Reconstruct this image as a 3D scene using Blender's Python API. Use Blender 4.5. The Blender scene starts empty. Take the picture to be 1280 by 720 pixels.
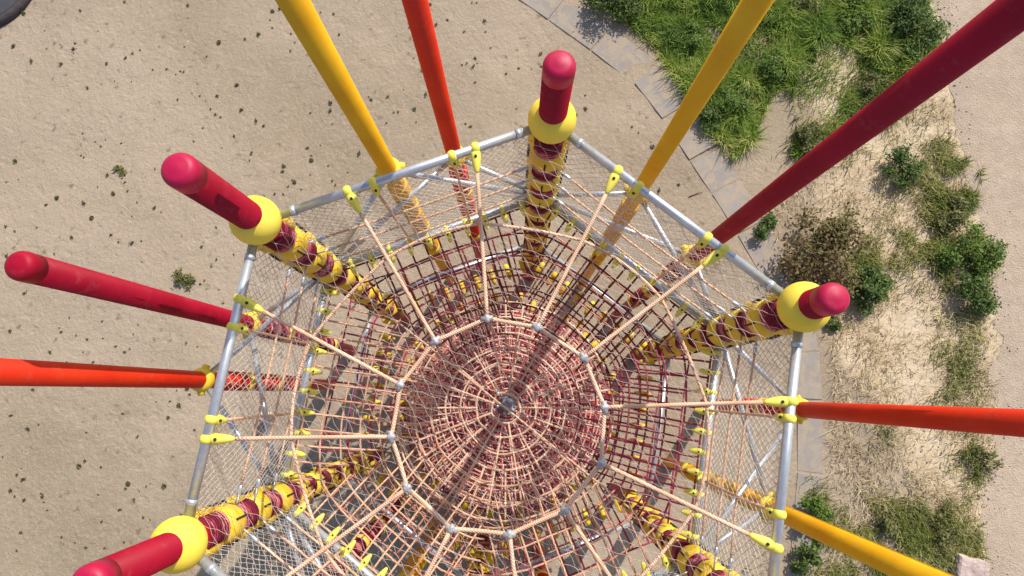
import bpy, math, random
import numpy as np
from mathutils import Vector, Matrix, noise

random.seed(7)
SC = bpy.context.scene
COL = SC.collection
PI = math.pi

# ------------------------------------------------------------------ survey
# The photograph was taken about 12 m up, looking almost straight down.  The
# plan of the place was measured from it: at() gives the place on the level
# 'depth' metres under the camera that a sight line reaches.
CAM_H = 12.0
F_PX, CX, CY = 780.0, 640.0, 360.0
_d = Vector(((643 - CX) / F_PX, (490 - CY) / F_PX, 1.0)).normalized()
_n = Vector((0, -1, 0)); _n = (_n - _n.dot(_d) * _d).normalized()
_e = Vector((1, 0, 0)); _e = (_e - _e.dot(_d) * _d - _e.dot(_n) * _n).normalized()

def at(u, v, depth=CAM_H):
    r = Vector(((u - CX) / F_PX, (v - CY) / F_PX, 1.0))
    k = depth / r.dot(_d)
    return Vector((k * r.dot(_e), k * r.dot(_n), CAM_H - depth))

# ------------------------------------------------------------------ materials
def new_mat(name):
    m = bpy.data.materials.new(name); m.use_nodes = True
    nt = m.node_tree; nt.nodes.clear()
    out = nt.nodes.new('ShaderNodeOutputMaterial')
    b = nt.nodes.new('ShaderNodeBsdfPrincipled')
    nt.links.new(b.outputs[0], out.inputs[0])
    return m, nt, b

def N(nt, kind, **kw):
    n = nt.nodes.new(kind)
    for k, v in kw.items():
        if k in n.inputs.keys(): n.inputs[k].default_value = v
        else: setattr(n, k, v)
    return n

def ramp(nt, fac, stops):
    r = nt.nodes.new('ShaderNodeValToRGB')
    while len(r.color_ramp.elements) < len(stops): r.color_ramp.elements.new(0.5)
    for e, (p, c) in zip(r.color_ramp.elements, stops):
        e.position = p; e.color = (c[0], c[1], c[2], 1)
    nt.links.new(fac, r.inputs[0])
    return r.outputs[0]

def mix(nt, fac, a, b, mode='MIX'):
    m = nt.nodes.new('ShaderNodeMix'); m.data_type = 'RGBA'; m.blend_type = mode
    for sock, val in ((m.inputs[0], fac), (m.inputs[6], a), (m.inputs[7], b)):
        if isinstance(val, (int, float)): sock.default_value = val
        elif isinstance(val, tuple): sock.default_value = (*val, 1)
        else: nt.links.new(val, sock)
    return m.outputs[2]

def coords(nt, scale=(1, 1, 1)):
    t = nt.nodes.new('ShaderNodeTexCoord')
    mp = nt.nodes.new('ShaderNodeMapping'); mp.inputs['Scale'].default_value = scale
    nt.links.new(t.outputs['Object'], mp.inputs[0])
    return mp.outputs[0]

def noise_tex(nt, co, scale, detail=4, rough=0.55, dist=0.0):
    n = N(nt, 'ShaderNodeTexNoise', Scale=scale, Detail=detail, Roughness=rough, Distortion=dist)
    nt.links.new(co, n.inputs['Vector'])
    return n.outputs['Fac']

def bump(nt, b, h, strength, dist):
    bp = N(nt, 'ShaderNodeBump', Strength=strength, Distance=dist)
    nt.links.new(h, bp.inputs['Height']); nt.links.new(bp.outputs[0], b.inputs['Normal'])
    return bp

def plastic(name, c1, c2, rough=0.42, spec=0.4):
    m, nt, b = new_mat(name); co = coords(nt)
    f = noise_tex(nt, co, 2.2, 5)
    col = ramp(nt, f, [(0.32, c1), (0.68, c2)])
    g = noise_tex(nt, co, 9, 6, 0.7)
    col = mix(nt, ramp(nt, g, [(0.55, (0, 0, 0)), (0.8, (0.10, 0.10, 0.10))]), col, (0.42, 0.33, 0.25))
    nt.links.new(col, b.inputs['Base Color'])
    rr = N(nt, 'ShaderNodeMapRange'); nt.links.new(f, rr.inputs[0])
    rr.inputs[3].default_value = rough - 0.08; rr.inputs[4].default_value = rough + 0.14
    nt.links.new(rr.outputs[0], b.inputs['Roughness'])
    b.inputs['Specular IOR Level'].default_value = spec
    bump(nt, b, noise_tex(nt, co, 90, 2), 0.12, 0.004)
    return m

def rope_mat(name, c1, c2, c3):
    m, nt, b = new_mat(name); co = coords(nt)
    f = noise_tex(nt, co, 3.0, 4)
    col = ramp(nt, f, [(0.3, c1), (0.5, c2), (0.72, c3)])
    w = N(nt, 'ShaderNodeTexWave', Scale=26.0, Distortion=1.5); w.bands_direction = 'DIAGONAL'
    nt.links.new(co, w.inputs['Vector'])
    col = mix(nt, ramp(nt, w.outputs['Fac'], [(0.0, (0.5, 0.5, 0.5)), (0.45, (0, 0, 0))]), col, (c1[0] * .45, c1[1] * .4, c1[2] * .4))
    nt.links.new(col, b.inputs['Base Color'])
    b.inputs['Roughness'].default_value = 0.85
    b.inputs['Specular IOR Level'].default_value = 0.15
    bump(nt, b, w.outputs['Fac'], 0.5, 0.006)
    return m

def wrap_mat(name, dark, mid, light):
    m, nt, b = new_mat(name); co = coords(nt)
    w = N(nt, 'ShaderNodeTexWave', Scale=7.5, Distortion=2.6, Detail=3.0); w.inputs['Detail Scale'].default_value = 1.6
    w.bands_direction = 'Z'; nt.links.new(co, w.inputs['Vector'])
    col = ramp(nt, w.outputs['Fac'], [(0.12, dark), (0.45, mid), (0.8, mid), (0.97, light)])
    f = noise_tex(nt, co, 7, 4)
    col = mix(nt, ramp(nt, f, [(0.45, (0, 0, 0)), (0.7, (0.6, 0.6, 0.6))]), col, dark)
    nt.links.new(col, b.inputs['Base Color']); b.inputs['Roughness'].default_value = 0.85
    b.inputs['Specular IOR Level'].default_value = 0.15
    bump(nt, b, w.outputs['Fac'], 0.8, 0.02)
    return m

def metal(name, base, rough=0.42, metallic=0.75):
    m, nt, b = new_mat(name); co = coords(nt)
    v = N(nt, 'ShaderNodeTexVoronoi', Scale=42.0); nt.links.new(co, v.inputs['Vector'])
    f = noise_tex(nt, co, 5, 5)
    c = ramp(nt, v.outputs['Color'], [(0.0, tuple(x * 0.82 for x in base)), (1.0, base)])
    c = mix(nt, ramp(nt, f, [(0.5, (0, 0, 0)), (0.75, (0.5, 0.5, 0.5))]), c, tuple(x * 0.62 for x in base))
    nt.links.new(c, b.inputs['Base Color'])
    b.inputs['Metallic'].default_value = metallic
    b.inputs['Roughness'].default_value = rough
    return m

def leaf_mat(name, stops, trans=0.25):
    m, nt, b = new_mat(name)
    g = nt.nodes.new('ShaderNodeNewGeometry')
    co = coords(nt)
    f0 = noise_tex(nt, co, 1.15, 3, 0.5, 0.5)
    mr = N(nt, 'ShaderNodeMapRange'); nt.links.new(f0, mr.inputs[0]); mr.inputs[1].default_value = 0.33; mr.inputs[2].default_value = 0.67; f = mr.outputs[0]
    a = N(nt, 'ShaderNodeMath', operation='MULTIPLY_ADD'); nt.links.new(g.outputs['Random Per Island'], a.inputs[0])
    a.inputs[1].default_value = 0.52
    s = N(nt, 'ShaderNodeMath', operation='MULTIPLY'); nt.links.new(f, s.inputs[0]); s.inputs[1].default_value = 0.48
    nt.links.new(s.outputs[0], a.inputs[2])
    col = ramp(nt, a.outputs[0], stops)
    nt.links.new(col, b.inputs['Base Color'])
    b.inputs['Roughness'].default_value = 0.6
    b.inputs['Specular IOR Level'].default_value = 0.3
    tr = nt.nodes.new('ShaderNodeBsdfTranslucent'); nt.links.new(col, tr.inputs['Color'])
    ms = nt.nodes.new('ShaderNodeMixShader'); ms.inputs[0].default_value = trans
    out = [n for n in nt.nodes if n.type == 'OUTPUT_MATERIAL'][0]
    nt.links.new(b.outputs[0], ms.inputs[1]); nt.links.new(tr.outputs[0], ms.inputs[2])
    nt.links.new(ms.outputs[0], out.inputs[0])
    return m

M = {}
M['crimson'] = plastic('crimson_plastic', (0.245, 0.002, 0.014), (0.32, 0.003, 0.022), 0.46, 0.18)
M['cap_pink'] = plastic('crimson_cap', (0.36, 0.005, 0.042), (0.44, 0.008, 0.058), 0.45, 0.3)
M['orange'] = plastic('orange_plastic', (0.54, 0.018, 0.003), (0.64, 0.032, 0.005), 0.46, 0.25)
M['yellow'] = plastic('golden_plastic', (0.70, 0.33, 0.004), (0.78, 0.43, 0.010), 0.46, 0.25)
M['ball'] = plastic('lemon_plastic', (0.78, 0.60, 0.05), (0.85, 0.69, 0.10), 0.6, 0.25)
M['clamp'] = plastic('clamp_plastic', (0.72, 0.63, 0.07), (0.82, 0.75, 0.14), 0.5)
M['shadeclamp'] = plastic('shaded_clamp_plastic', (0.50, 0.30, 0.02), (0.76, 0.58, 0.04), 0.6, 0.2)  # darker golden clamp yellow: shade on the low clamps put into the colour
M['collar'] = plastic('collar_plastic', (0.70, 0.45, 0.025), (0.82, 0.60, 0.06), 0.5)
M['wrap'] = wrap_mat('wound_rope', (0.12, 0.010, 0.028), (0.36, 0.050, 0.085), (0.66, 0.26, 0.27))
M['black'] = plastic('black_rubber', (0.015, 0.015, 0.015), (0.03, 0.028, 0.028), 0.6, 0.3)
M['galv'] = metal('galvanised_steel', (0.56, 0.60, 0.65), 0.42, 0.6)
M['roofwire'] = metal('roof_wire', (0.66, 0.53, 0.44), 0.6, 0.1)
M['wire'] = metal('steel_wire', (0.72, 0.695, 0.665), 0.5, 0.25)
M['dullmetal'] = metal('weathered_alloy', (0.44, 0.43, 0.43), 0.55, 0.3)
M['rope'] = rope_mat('salmon_rope', (0.64, 0.38, 0.24), (0.76, 0.49, 0.33), (0.82, 0.60, 0.44))
M['redrope'] = rope_mat('red_rope', (0.40, 0.055, 0.06), (0.52, 0.10, 0.105), (0.62, 0.19, 0.17))
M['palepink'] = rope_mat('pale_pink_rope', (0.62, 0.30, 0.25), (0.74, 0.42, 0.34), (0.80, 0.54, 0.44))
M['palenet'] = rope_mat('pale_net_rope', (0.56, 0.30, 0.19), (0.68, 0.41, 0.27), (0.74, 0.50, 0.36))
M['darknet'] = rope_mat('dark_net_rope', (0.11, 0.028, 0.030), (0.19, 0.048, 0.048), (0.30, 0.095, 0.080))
M['netrope'] = rope_mat('net_rope', (0.36, 0.12, 0.09), (0.52, 0.22, 0.16), (0.64, 0.33, 0.23))
M['maroon'] = rope_mat('maroon_rope', (0.22, 0.024, 0.05), (0.34, 0.055, 0.085), (0.48, 0.14, 0.16))
M['webrope'] = rope_mat('web_rope', (0.58, 0.18, 0.155), (0.72, 0.32, 0.26), (0.80, 0.46, 0.37))

# sand -----------------------------------------------------------------
def ground_material():
    m, nt, b = new_mat('sandy_ground'); co = coords(nt)
    n1 = noise_tex(nt, co, 0.35, 5, 0.6)
    n2 = noise_tex(nt, co, 2.6, 6, 0.62, 0.6)
    n3 = noise_tex(nt, co, 14, 5, 0.65, 0.4)
    n4 = noise_tex(nt, co, 70, 3, 0.6)
    sand = ramp(nt, n1, [(0.3, (0.275, 0.218, 0.152)), (0.7, (0.340, 0.272, 0.193))])
    sand = mix(nt, ramp(nt, n2, [(0.35, (0.30, 0.30, 0.30)), (0.6, (0, 0, 0))]), sand, (0.268, 0.210, 0.138))
    big = noise_tex(nt, co, 0.16, 4, 0.6, 0.8)
    sand = mix(nt, ramp(nt, big, [(0.42, (0, 0, 0)), (0.62, (0.55, 0.55, 0.55))]), sand, (0.43, 0.345, 0.262))
    n5 = noise_tex(nt, co, 6.5, 3, 0.5, 2.2)
    sand = mix(nt, ramp(nt, n5, [(0.60, (0, 0, 0)), (0.70, (0.45, 0.45, 0.45))]), sand, (0.255, 0.198, 0.135))
    sand = mix(nt, ramp(nt, n3, [(0.50, (0, 0, 0)), (0.75, (0.55, 0.55, 0.55))]), sand, (0.46, 0.37, 0.275))
    sand = mix(nt, ramp(nt, n4, [(0.26, (0.55, 0.55, 0.55)), (0.42, (0, 0, 0))]), sand, (0.20, 0.145, 0.10))
    vo = N(nt, 'ShaderNodeTexVoronoi', Scale=3.3); vo.inputs['Randomness'].default_value = 1.0
    wv = N(nt, 'ShaderNodeVectorMath', operation='ADD'); nz = N(nt, 'ShaderNodeTexNoise', Scale=9.0, Detail=4.0)
    nt.links.new(co, nz.inputs['Vector']); sc_ = N(nt, 'ShaderNodeVectorMath', operation='SCALE'); sc_.inputs['Scale'].default_value = 0.22
    nt.links.new(nz.outputs['Color'], sc_.inputs[0]); nt.links.new(co, wv.inputs[0]); nt.links.new(sc_.outputs[0], wv.inputs[1]); nt.links.new(wv.outputs[0], vo.inputs['Vector'])
    spot = ramp(nt, vo.outputs['Distance'], [(0.07, (1, 1, 1)), (0.20, (0, 0, 0))])
    gate = ramp(nt, noise_tex(nt, co, 0.9, 3), [(0.36, (0, 0, 0)), (0.56, (0.75, 0.75, 0.75))])
    sp = N(nt, 'ShaderNodeMath', operation='MULTIPLY'); nt.links.new(spot, sp.inputs[0]); nt.links.new(gate, sp.inputs[1])
    sand = mix(nt, sp.outputs[0], sand, (0.15, 0.118, 0.066))
    # dry bank east of the slabs: straw and pale dust
    sep = nt.nodes.new('ShaderNodeSeparateXYZ'); nt.links.new(co, sep.inputs[0])
    def lin(a, bb, c):          # a*x + b*y + c
        x = N(nt, 'ShaderNodeMath', operation='MULTIPLY_ADD'); nt.links.new(sep.outputs[0], x.inputs[0]); x.inputs[1].default_value = a; x.inputs[2].default_value = c
        y = N(nt, 'ShaderNodeMath', operation='MULTIPLY_ADD'); nt.links.new(sep.outputs[1], y.inputs[0]); y.inputs[1].default_value = bb
        nt.links.new(x.outputs[0], y.inputs[2]); return y.outputs[0]
    def mn(p, q):
        k = N(nt, 'ShaderNodeMath', operation='MINIMUM'); nt.links.new(p, k.inputs[0]); nt.links.new(q, k.inputs[1]); return k.outputs[0]
    pa, pb, pc = at(790, 45), at(925, 215), at(1030, 430)
    def side(p, q):
        dx, dy = q.x - p.x, q.y - p.y; L = math.hypot(dx, dy)
        a, bb = -dy / L, dx / L          # positive on the east side when heading south
        return (a, bb, -(a * p.x + bb * p.y))
    e1, e2 = side(pa, pc), (1.0, 0.0, -pc.x)
    dist = mn(lin(*e1), lin(*e2))
    wob = N(nt, 'ShaderNodeMath', operation='MULTIPLY_ADD'); nt.links.new(n2, wob.inputs[0]); wob.inputs[1].default_value = 1.0
    sub = N(nt, 'ShaderNodeMath', operation='SUBTRACT'); nt.links.new(dist, sub.inputs[0]); sub.inputs[1].default_value = 0.55
    nt.links.new(sub.outputs[0], wob.inputs[2])
    mask = N(nt, 'ShaderNodeMapRange'); nt.links.new(wob.outputs[0], mask.inputs[0])
    mask.inputs[1].default_value = -0.06; mask.inputs[2].default_value = 0.3
    cs = coords(nt, (1, 2.2, 1))
    s1 = noise_tex(nt, cs, 9, 6, 0.7, 1.4)
    s0 = noise_tex(nt, co, 1.1, 5, 0.6, 0.5)
    straw = ramp(nt, s0, [(0.3, (0.40, 0.30, 0.19)), (0.5, (0.53, 0.42, 0.285)), (0.72, (0.62, 0.51, 0.37))])
    straw = mix(nt, ramp(nt, s1, [(0.36, (0.75, 0.75, 0.75)), (0.52, (0, 0, 0))]), straw, (0.33, 0.25, 0.15))
    straw = mix(nt, ramp(nt, s1, [(0.55, (0, 0, 0)), (0.72, (0.7, 0.7, 0.7))]), straw, (0.68, 0.57, 0.42))
    col = mix(nt, mask.outputs[0], sand, straw)
    nt.links.new(col, b.inputs['Base Color'])
    b.inputs['Roughness'].default_value = 0.95; b.inputs['Specular IOR Level'].default_value = 0.1
    h = N(nt, 'ShaderNodeMath', operation='MULTIPLY_ADD'); nt.links.new(n3, h.inputs[0]); h.inputs[1].default_value = 0.5
    h2 = N(nt, 'ShaderNodeMath', operation='MULTIPLY_ADD'); nt.links.new(n4, h2.inputs[0]); h2.inputs[1].default_value = 0.22; nt.links.new(n2, h2.inputs[2])
    nt.links.new(h2.outputs[0], h.inputs[2])
    v2 = N(nt, 'ShaderNodeTexVoronoi', Scale=3.4); v2.feature = 'SMOOTH_F1'; nt.links.new(wv.outputs[0], v2.inputs['Vector'])
    dip = ramp(nt, v2.outputs['Distance'], [(0.10, (0, 0, 0)), (0.26, (1, 1, 1))])
    gate2 = N(nt, 'ShaderNodeMath', operation='MULTIPLY_ADD'); nt.links.new(dip, gate2.inputs[0]); gate2.inputs[1].default_value = 0.22; nt.links.new(h.outputs[0], gate2.inputs[2])
    bump(nt, b, gate2.outputs[0], 0.55, 0.08)
    return m
M['ground'] = ground_material()

def track_material():
    m, nt, b = new_mat('gravel_track'); co = coords(nt)
    n1 = noise_tex(nt, co, 0.6, 5, 0.6); n2 = noise_tex(nt, co, 5, 6, 0.65, 0.8)
    v = N(nt, 'ShaderNodeTexVoronoi', Scale=34.0); nt.links.new(co, v.inputs['Vector'])
    c = ramp(nt, n1, [(0.3, (0.385, 0.305, 0.228)), (0.7, (0.455, 0.365, 0.275))])
    c = mix(nt, ramp(nt, n2, [(0.42, (0.5, 0.5, 0.5)), (0.6, (0, 0, 0))]), c, (0.325, 0.255, 0.19))
    c = mix(nt, ramp(nt, v.outputs['Color'], [(0.75, (0, 0, 0)), (0.95, (0.5, 0.5, 0.5))]), c, (0.50, 0.41, 0.34))
    nt.links.new(c, b.inputs['Base Color']); b.inputs['Roughness'].default_value = 0.95
    b.inputs['Specular IOR Level'].default_value = 0.1
    bump(nt, b, v.outputs['Distance'], 0.5, 0.02)
    return m
M['track'] = track_material()

def slab_material():
    m, nt, b = new_mat('concrete'); co = coords(nt)
    n1 = noise_tex(nt, co, 1.7, 6, 0.65); n2 = noise_tex(nt, co, 45, 3)
    c = ramp(nt, n1, [(0.3, (0.225, 0.202, 0.180)), (0.7, (0.29, 0.262, 0.232))])
    c = mix(nt, ramp(nt, noise_tex(nt, co, 3.2, 6, 0.7, 1.0), [(0.45, (0.1, 0.1, 0.1)), (0.58, (0.95, 0.95, 0.95))]), c, (0.345, 0.275, 0.197))
    c = mix(nt, ramp(nt, n2, [(0.3, (0.4, 0.4, 0.4)), (0.45, (0, 0, 0))]), c, (0.17, 0.145, 0.125))
    nt.links.new(c, b.inputs['Base Color']); b.inputs['Roughness'].default_value = 0.9
    bump(nt, b, n2, 0.3, 0.01)
    return m
M['slab'] = slab_material()

M['green'] = leaf_mat('green_grass', [(0.12, (0.045, 0.095, 0.010)), (0.36, (0.110, 0.205, 0.018)), (0.60, (0.215, 0.315, 0.030)), (0.80, (0.40, 0.43, 0.09)), (1.0, (0.54, 0.48, 0.24))], 0.42)
M['olivegrass'] = leaf_mat('olive_grass', [(0.1, (0.075, 0.105, 0.018)), (0.4, (0.17, 0.21, 0.035)), (0.65, (0.30, 0.30, 0.075)), (0.9, (0.50, 0.43, 0.20)), (1.0, (0.56, 0.47, 0.27))], 0.36)
M['straw'] = leaf_mat('dry_straw', [(0.15, (0.36, 0.28, 0.15)), (0.5, (0.56, 0.45, 0.28)), (0.8, (0.66, 0.56, 0.38)), (1.0, (0.36, 0.33, 0.13))], 0.3)
M['darkleaf'] = leaf_mat('dark_leaves', [(0.1, (0.036, 0.065, 0.013)), (0.5, (0.088, 0.145, 0.028)), (0.9, (0.19, 0.25, 0.055))], 0.28)
M['brightleaf'] = leaf_mat('bright_leaves', [(0.1, (0.055, 0.105, 0.015)), (0.5, (0.125, 0.210, 0.030)), (0.9, (0.26, 0.33, 0.07))], 0.34)
M['brownleaf'] = leaf_mat('brown_leaves', [(0.1, (0.075, 0.042, 0.018)), (0.38, (0.165, 0.098, 0.040)), (0.6, (0.12, 0.125, 0.034)), (0.85, (0.25, 0.20, 0.085))], 0.2)
M['oliveleaf'] = leaf_mat('olive_leaves', [(0.1, (0.075, 0.085, 0.022)), (0.5, (0.165, 0.17, 0.05)), (0.9, (0.32, 0.29, 0.12))], 0.28
                        )
M['sproutleaf'] = leaf_mat('sprout_leaves', [(0.1, (0.050, 0.040, 0.018)), (0.5, (0.095, 0.085, 0.035)), (0.9, (0.17, 0.15, 0.06))], 0.2)
M['stem'] = plastic('woody_stem', (0.10, 0.065, 0.035), (0.17, 0.115, 0.065), 0.85, 0.1)
M['knot'] = metal('net_ferrule', (0.86, 0.72, 0.66), 0.5, 0.15)

def stone_material(name, a, b_, sc):
    m, nt, b = new_mat(name); co = coords(nt)
    n = noise_tex(nt, co, sc, 7, 0.65)
    nt.links.new(ramp(nt, n, [(0.3, a), (0.7, b_)]), b.inputs['Base Color'])
    b.inputs['Roughness'].default_value = 0.85
    bump(nt, b, n, 0.7, 0.03)
    return m
M['pinkstone'] = stone_material('pink_stone', (0.36, 0.26, 0.23), (0.55, 0.43, 0.38), 9)
M['whitestone'] = stone_material('white_stone', (0.6, 0.57, 0.52), (0.78, 0.75, 0.70), 12)
M['greystone'] = stone_material('grey_stone', (0.33, 0.275, 0.225), (0.48, 0.40, 0.33), 12)
M['rubber'] = stone_material('dark_rubber', (0.035, 0.035, 0.041), (0.062, 0.060, 0.068), 3)
M['rubberedge'] = stone_material('brown_rubber', (0.045, 0.036, 0.036), (0.07, 0.055, 0.052), 9)

# ------------------------------------------------------------------ mesh builder
class MB:
    def __init__(s): s.v = []; s.f = []; s.mi = []; s.mat = 0
    def add(s, vs, fs):
        o = len(s.v); s.v.extend(vs)
        for f in fs: s.f.append(tuple(i + o for i in f)); s.mi.append(s.mat)
    def tube(s, pts, r, n=6, closed=False, r2=None):
        pts = [Vector(p) for p in pts]; m = len(pts); vs = []; fs = []
        ref = None
        for i, p in enumerate(pts):
            if closed: t = pts[(i + 1) % m] - pts[i - 1]
            else: t = pts[min(i + 1, m - 1)] - pts[max(i - 1, 0)]
            if t.length < 1e-9: t = Vector((0, 0, 1))
            t.normalize()
            if ref is None: ref = Vector((0, 0, 1)) if abs(t.z) < 0.9 else Vector((1, 0, 0))
            a = t.cross(ref)
            if a.length < 1e-4: a = t.cross(Vector((0.3, 1, 0.2)))
            a.normalize(); bb = t.cross(a); ref = -bb if False else ref
            rr = r if r2 is None else r + (r2 - r) * i / (m - 1)
            for k in range(n):
                w = 2 * PI * k / n
                vs.append(p + a * (rr * math.cos(w)) + bb * (rr * math.sin(w)))
        for i in range(m if closed else m - 1):
            j = (i + 1) % m
            for k in range(n):
                q = (k + 1) % n
                fs.append((i * n + k, j * n + k, j * n + q, i * n + q))
        if not closed:
            fs.append(tuple(range(n))[::-1] if False else tuple(range(n))); fs.append(tuple((m - 1) * n + k for k in range(n))[::-1])
        s.add(vs, fs)
    def lathe(s, prof, origin, axis=Vector((0, 0, 1)), n=20):
        axis = Vector(axis).normalized(); origin = Vector(origin)
        ref = Vector((1, 0, 0)) if abs(axis.x) < 0.9 else Vector((0, 1, 0))
        a = axis.cross(ref).normalized(); b = axis.cross(a)
        vs = []; fs = []; m = len(prof)
        for (r, h) in prof:
            for k in range(n):
                w = 2 * PI * k / n
                vs.append(origin + axis * h + a * (r * math.cos(w)) + b * (r * math.sin(w)))
        for i in range(m - 1):
            for k in range(n):
                q = (k + 1) % n
                fs.append((i * n + k, i * n + q, (i + 1) * n + q, (i + 1) * n + k))
        fs.append(tuple(range(n))[::-1]); fs.append(tuple((m - 1) * n + k for k in range(n)))
        s.add(vs, fs)
    def box(s, c, ax, ay, az):
        c = Vector(c); vs = []
        for i in (-1, 1):
            for j in (-1, 1):
                for k in (-1, 1): vs.append(c + ax * i + ay * j + az * k)
        s.add(vs, [(0, 1, 3, 2), (4, 6, 7, 5), (0, 4, 5, 1), (2, 3, 7, 6), (0, 2, 6, 4), (1, 5, 7, 3)])
    def build(s, name, mats, parent=None, off=Vector((0, 0, 0)), smooth=True):
        me = bpy.data.meshes.new(name)
        me.from_pydata([tuple(Vector(v) - off) for v in s.v], [], s.f)
        for m in (mats if isinstance(mats, (list, tuple)) else [mats]): me.materials.append(m)
        me.polygons.foreach_set('material_index', s.mi)
        if smooth: me.polygons.foreach_set('use_smooth', [True] * len(me.polygons))
        me.update()
        o = bpy.data.objects.new(name, me); COL.objects.link(o)
        if parent: o.parent = parent
        return o

def tag(o, label=None, cat=None, group=None, kind=None):
    if label: o['label'] = label
    if cat: o['category'] = cat
    if group: o['group'] = group
    if kind: o['kind'] = kind
    return o

def empty(name, loc):
    o = bpy.data.objects.new(name, None); COL.objects.link(o); o.location = loc
    o.empty_display_size = 0.2
    return o

# ------------------------------------------------------------------ tower plan
Z1, Z2, Z3 = 5.0, 7.0, 9.3                # depths under the camera of the three steel rings
CORNER_PX = [(689.5, 153), (1001, 385), (959, 790), (546, 962), (228, 678), (323, 278)]
C1 = [at(u, v, Z1) for u, v in CORNER_PX]
AX = Vector((sum(c.x for c in C1) / 6, sum(c.y for c in C1) / 6, 0))
T = AX.copy()

def on_level(p, depth): return Vector((p.x, p.y, CAM_H - depth))
def ring_pt(side, t, depth, inset=0.0):
    a, b = C1[side], C1[(side + 1) % 6]
    p = a.lerp(b, t); p = on_level(p, depth)
    if inset:
        q = on_level(AX, depth); n = side_normal(side)
        p = p - n * inset
    return p
def side_normal(side):
    a, b = C1[side], C1[(side + 1) % 6]
    d = (b - a); n = Vector((d.y, -d.x, 0)).normalized()
    if n.dot(a - Vector((AX.x, AX.y, a.z))) < 0: n = -n
    return n

tower = empty('climbing_tower', T)
tag(tower, 'tall hexagonal climbing tower of rope nets and steel rings on red, orange and yellow poles', 'climbing tower')
def part(mb, name, mats, parent=None, smooth=True):
    return mb.build(name, mats, parent or tower, T, smooth)

def round_profile(r, h, k=5, bev=0.35):
    """fat rounded ring seen from the side"""
    pr = []
    b = h * bev
    for i in range(k + 1):
        w = PI / 2 * i / k
        pr.append((r - b + b * math.sin(w), -h / 2 + b - b * math.cos(w)))
    for i in range(k + 1):
        w = PI / 2 * i / k
        pr.append((r - b + b * math.cos(w), h / 2 - b + b * math.sin(w)))
    return pr

def wrap_profile(r, h, coils):
    pr = []
    for i in range(coils * 4 + 1):
        pr.append((r - 0.012 * abs(math.cos(PI * i / 4)) , -h / 2 + h * i / (coils * 4)))
    return [(r - .03, -h / 2)] + pr + [(r - .03, h / 2)]

# --- corner posts
TOP_DEPTH = [4.02, 4.43, 4.1, 4.1, 3.90, 3.72]
R_POST = 0.118
for k, c in enumerate(C1):
    x, y = c.x, c.y
    zt = CAM_H - TOP_DEPTH[k]; zr = CAM_H - Z1
    mb = MB()
    pr = [(R_POST, -zt + 0.0), (R_POST, -0.13)]
    mb.lathe([(R_POST, -zt), (R_POST, -0.132)], (x, y, zt), n=28)
    post = part(mb, 'post', M['crimson'])
    cap = MB()
    rc = R_POST + .0015; bv = .062
    cap.lathe([(rc, -0.17), (rc, -bv)] + [(rc - bv + bv * math.cos(PI / 2 * i / 7), -bv + bv * math.sin(PI / 2 * i / 7)) for i in range(1, 8)] + [(rc * .3, .007), (0.004, 0.009)], (x, y, zt), n=28)
    part(cap, 'cap', M['cap_pink'], post)
    ball = MB()
    rb = 0.205
    ball.lathe([(max(0.02, rb * math.cos(-PI / 2 + PI * i / 18)), rb * 0.94 * math.sin(-PI / 2 + PI * i / 18)) for i in range(19)], (x, y, zr + 0.06), n=32)
    part(ball, 'ball_joint', M['ball'], post)
    # collars and wound rope alternate down the post
    d = Z1 + 0.36; i = 0
    inw = (Vector((AX.x, AX.y, 0)) - Vector((x, y, 0))).normalized()
    while d < 10.2:
        r_c = 0.178 if d < 7.4 else 0.158
        w = MB(); w.lathe(wrap_profile(r_c - 0.030, 0.30, 8), (x, y, CAM_H - d), n=24)
        part(w, 'rope_wrap', M['wrap'], post)
        cm = MB(); cm.lathe(round_profile(r_c, 0.31), (x, y, CAM_H - d - 0.30), n=28)
        for s_ in (-1, 1):
            q = Vector((x, y, CAM_H - d)) + Vector((-inw.y, inw.x, 0)) * s_ * (r_c - 0.058) - inw * .01
            cm.lathe([(.05, -.18), (.074, -.11), (.081, 0), (.074, .11), (.05, .18)], q, n=14)
        cm.mat = 1
        p = Vector((x, y, CAM_H - d - 0.30)) + inw * (r_c + 0.002)
        cm.box(p, Vector((-inw.y, inw.x, 0)) * 0.008, inw * 0.006, Vector((0, 0, 0.10)))
        for s_ in (-1, 1):
            q = Vector((x, y, CAM_H - d - 0.30)) + Vector((-inw.y, inw.x, 0)) * s_ * (r_c - 0.004)
            cm.box(q, Vector((-inw.y, inw.x, 0)) * 0.018, inw * 0.05, Vector((0, 0, 0.085)))
        part(cm, 'collar', [M['collar'], M['black']], post)
        d += 0.60; i += 1

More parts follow.
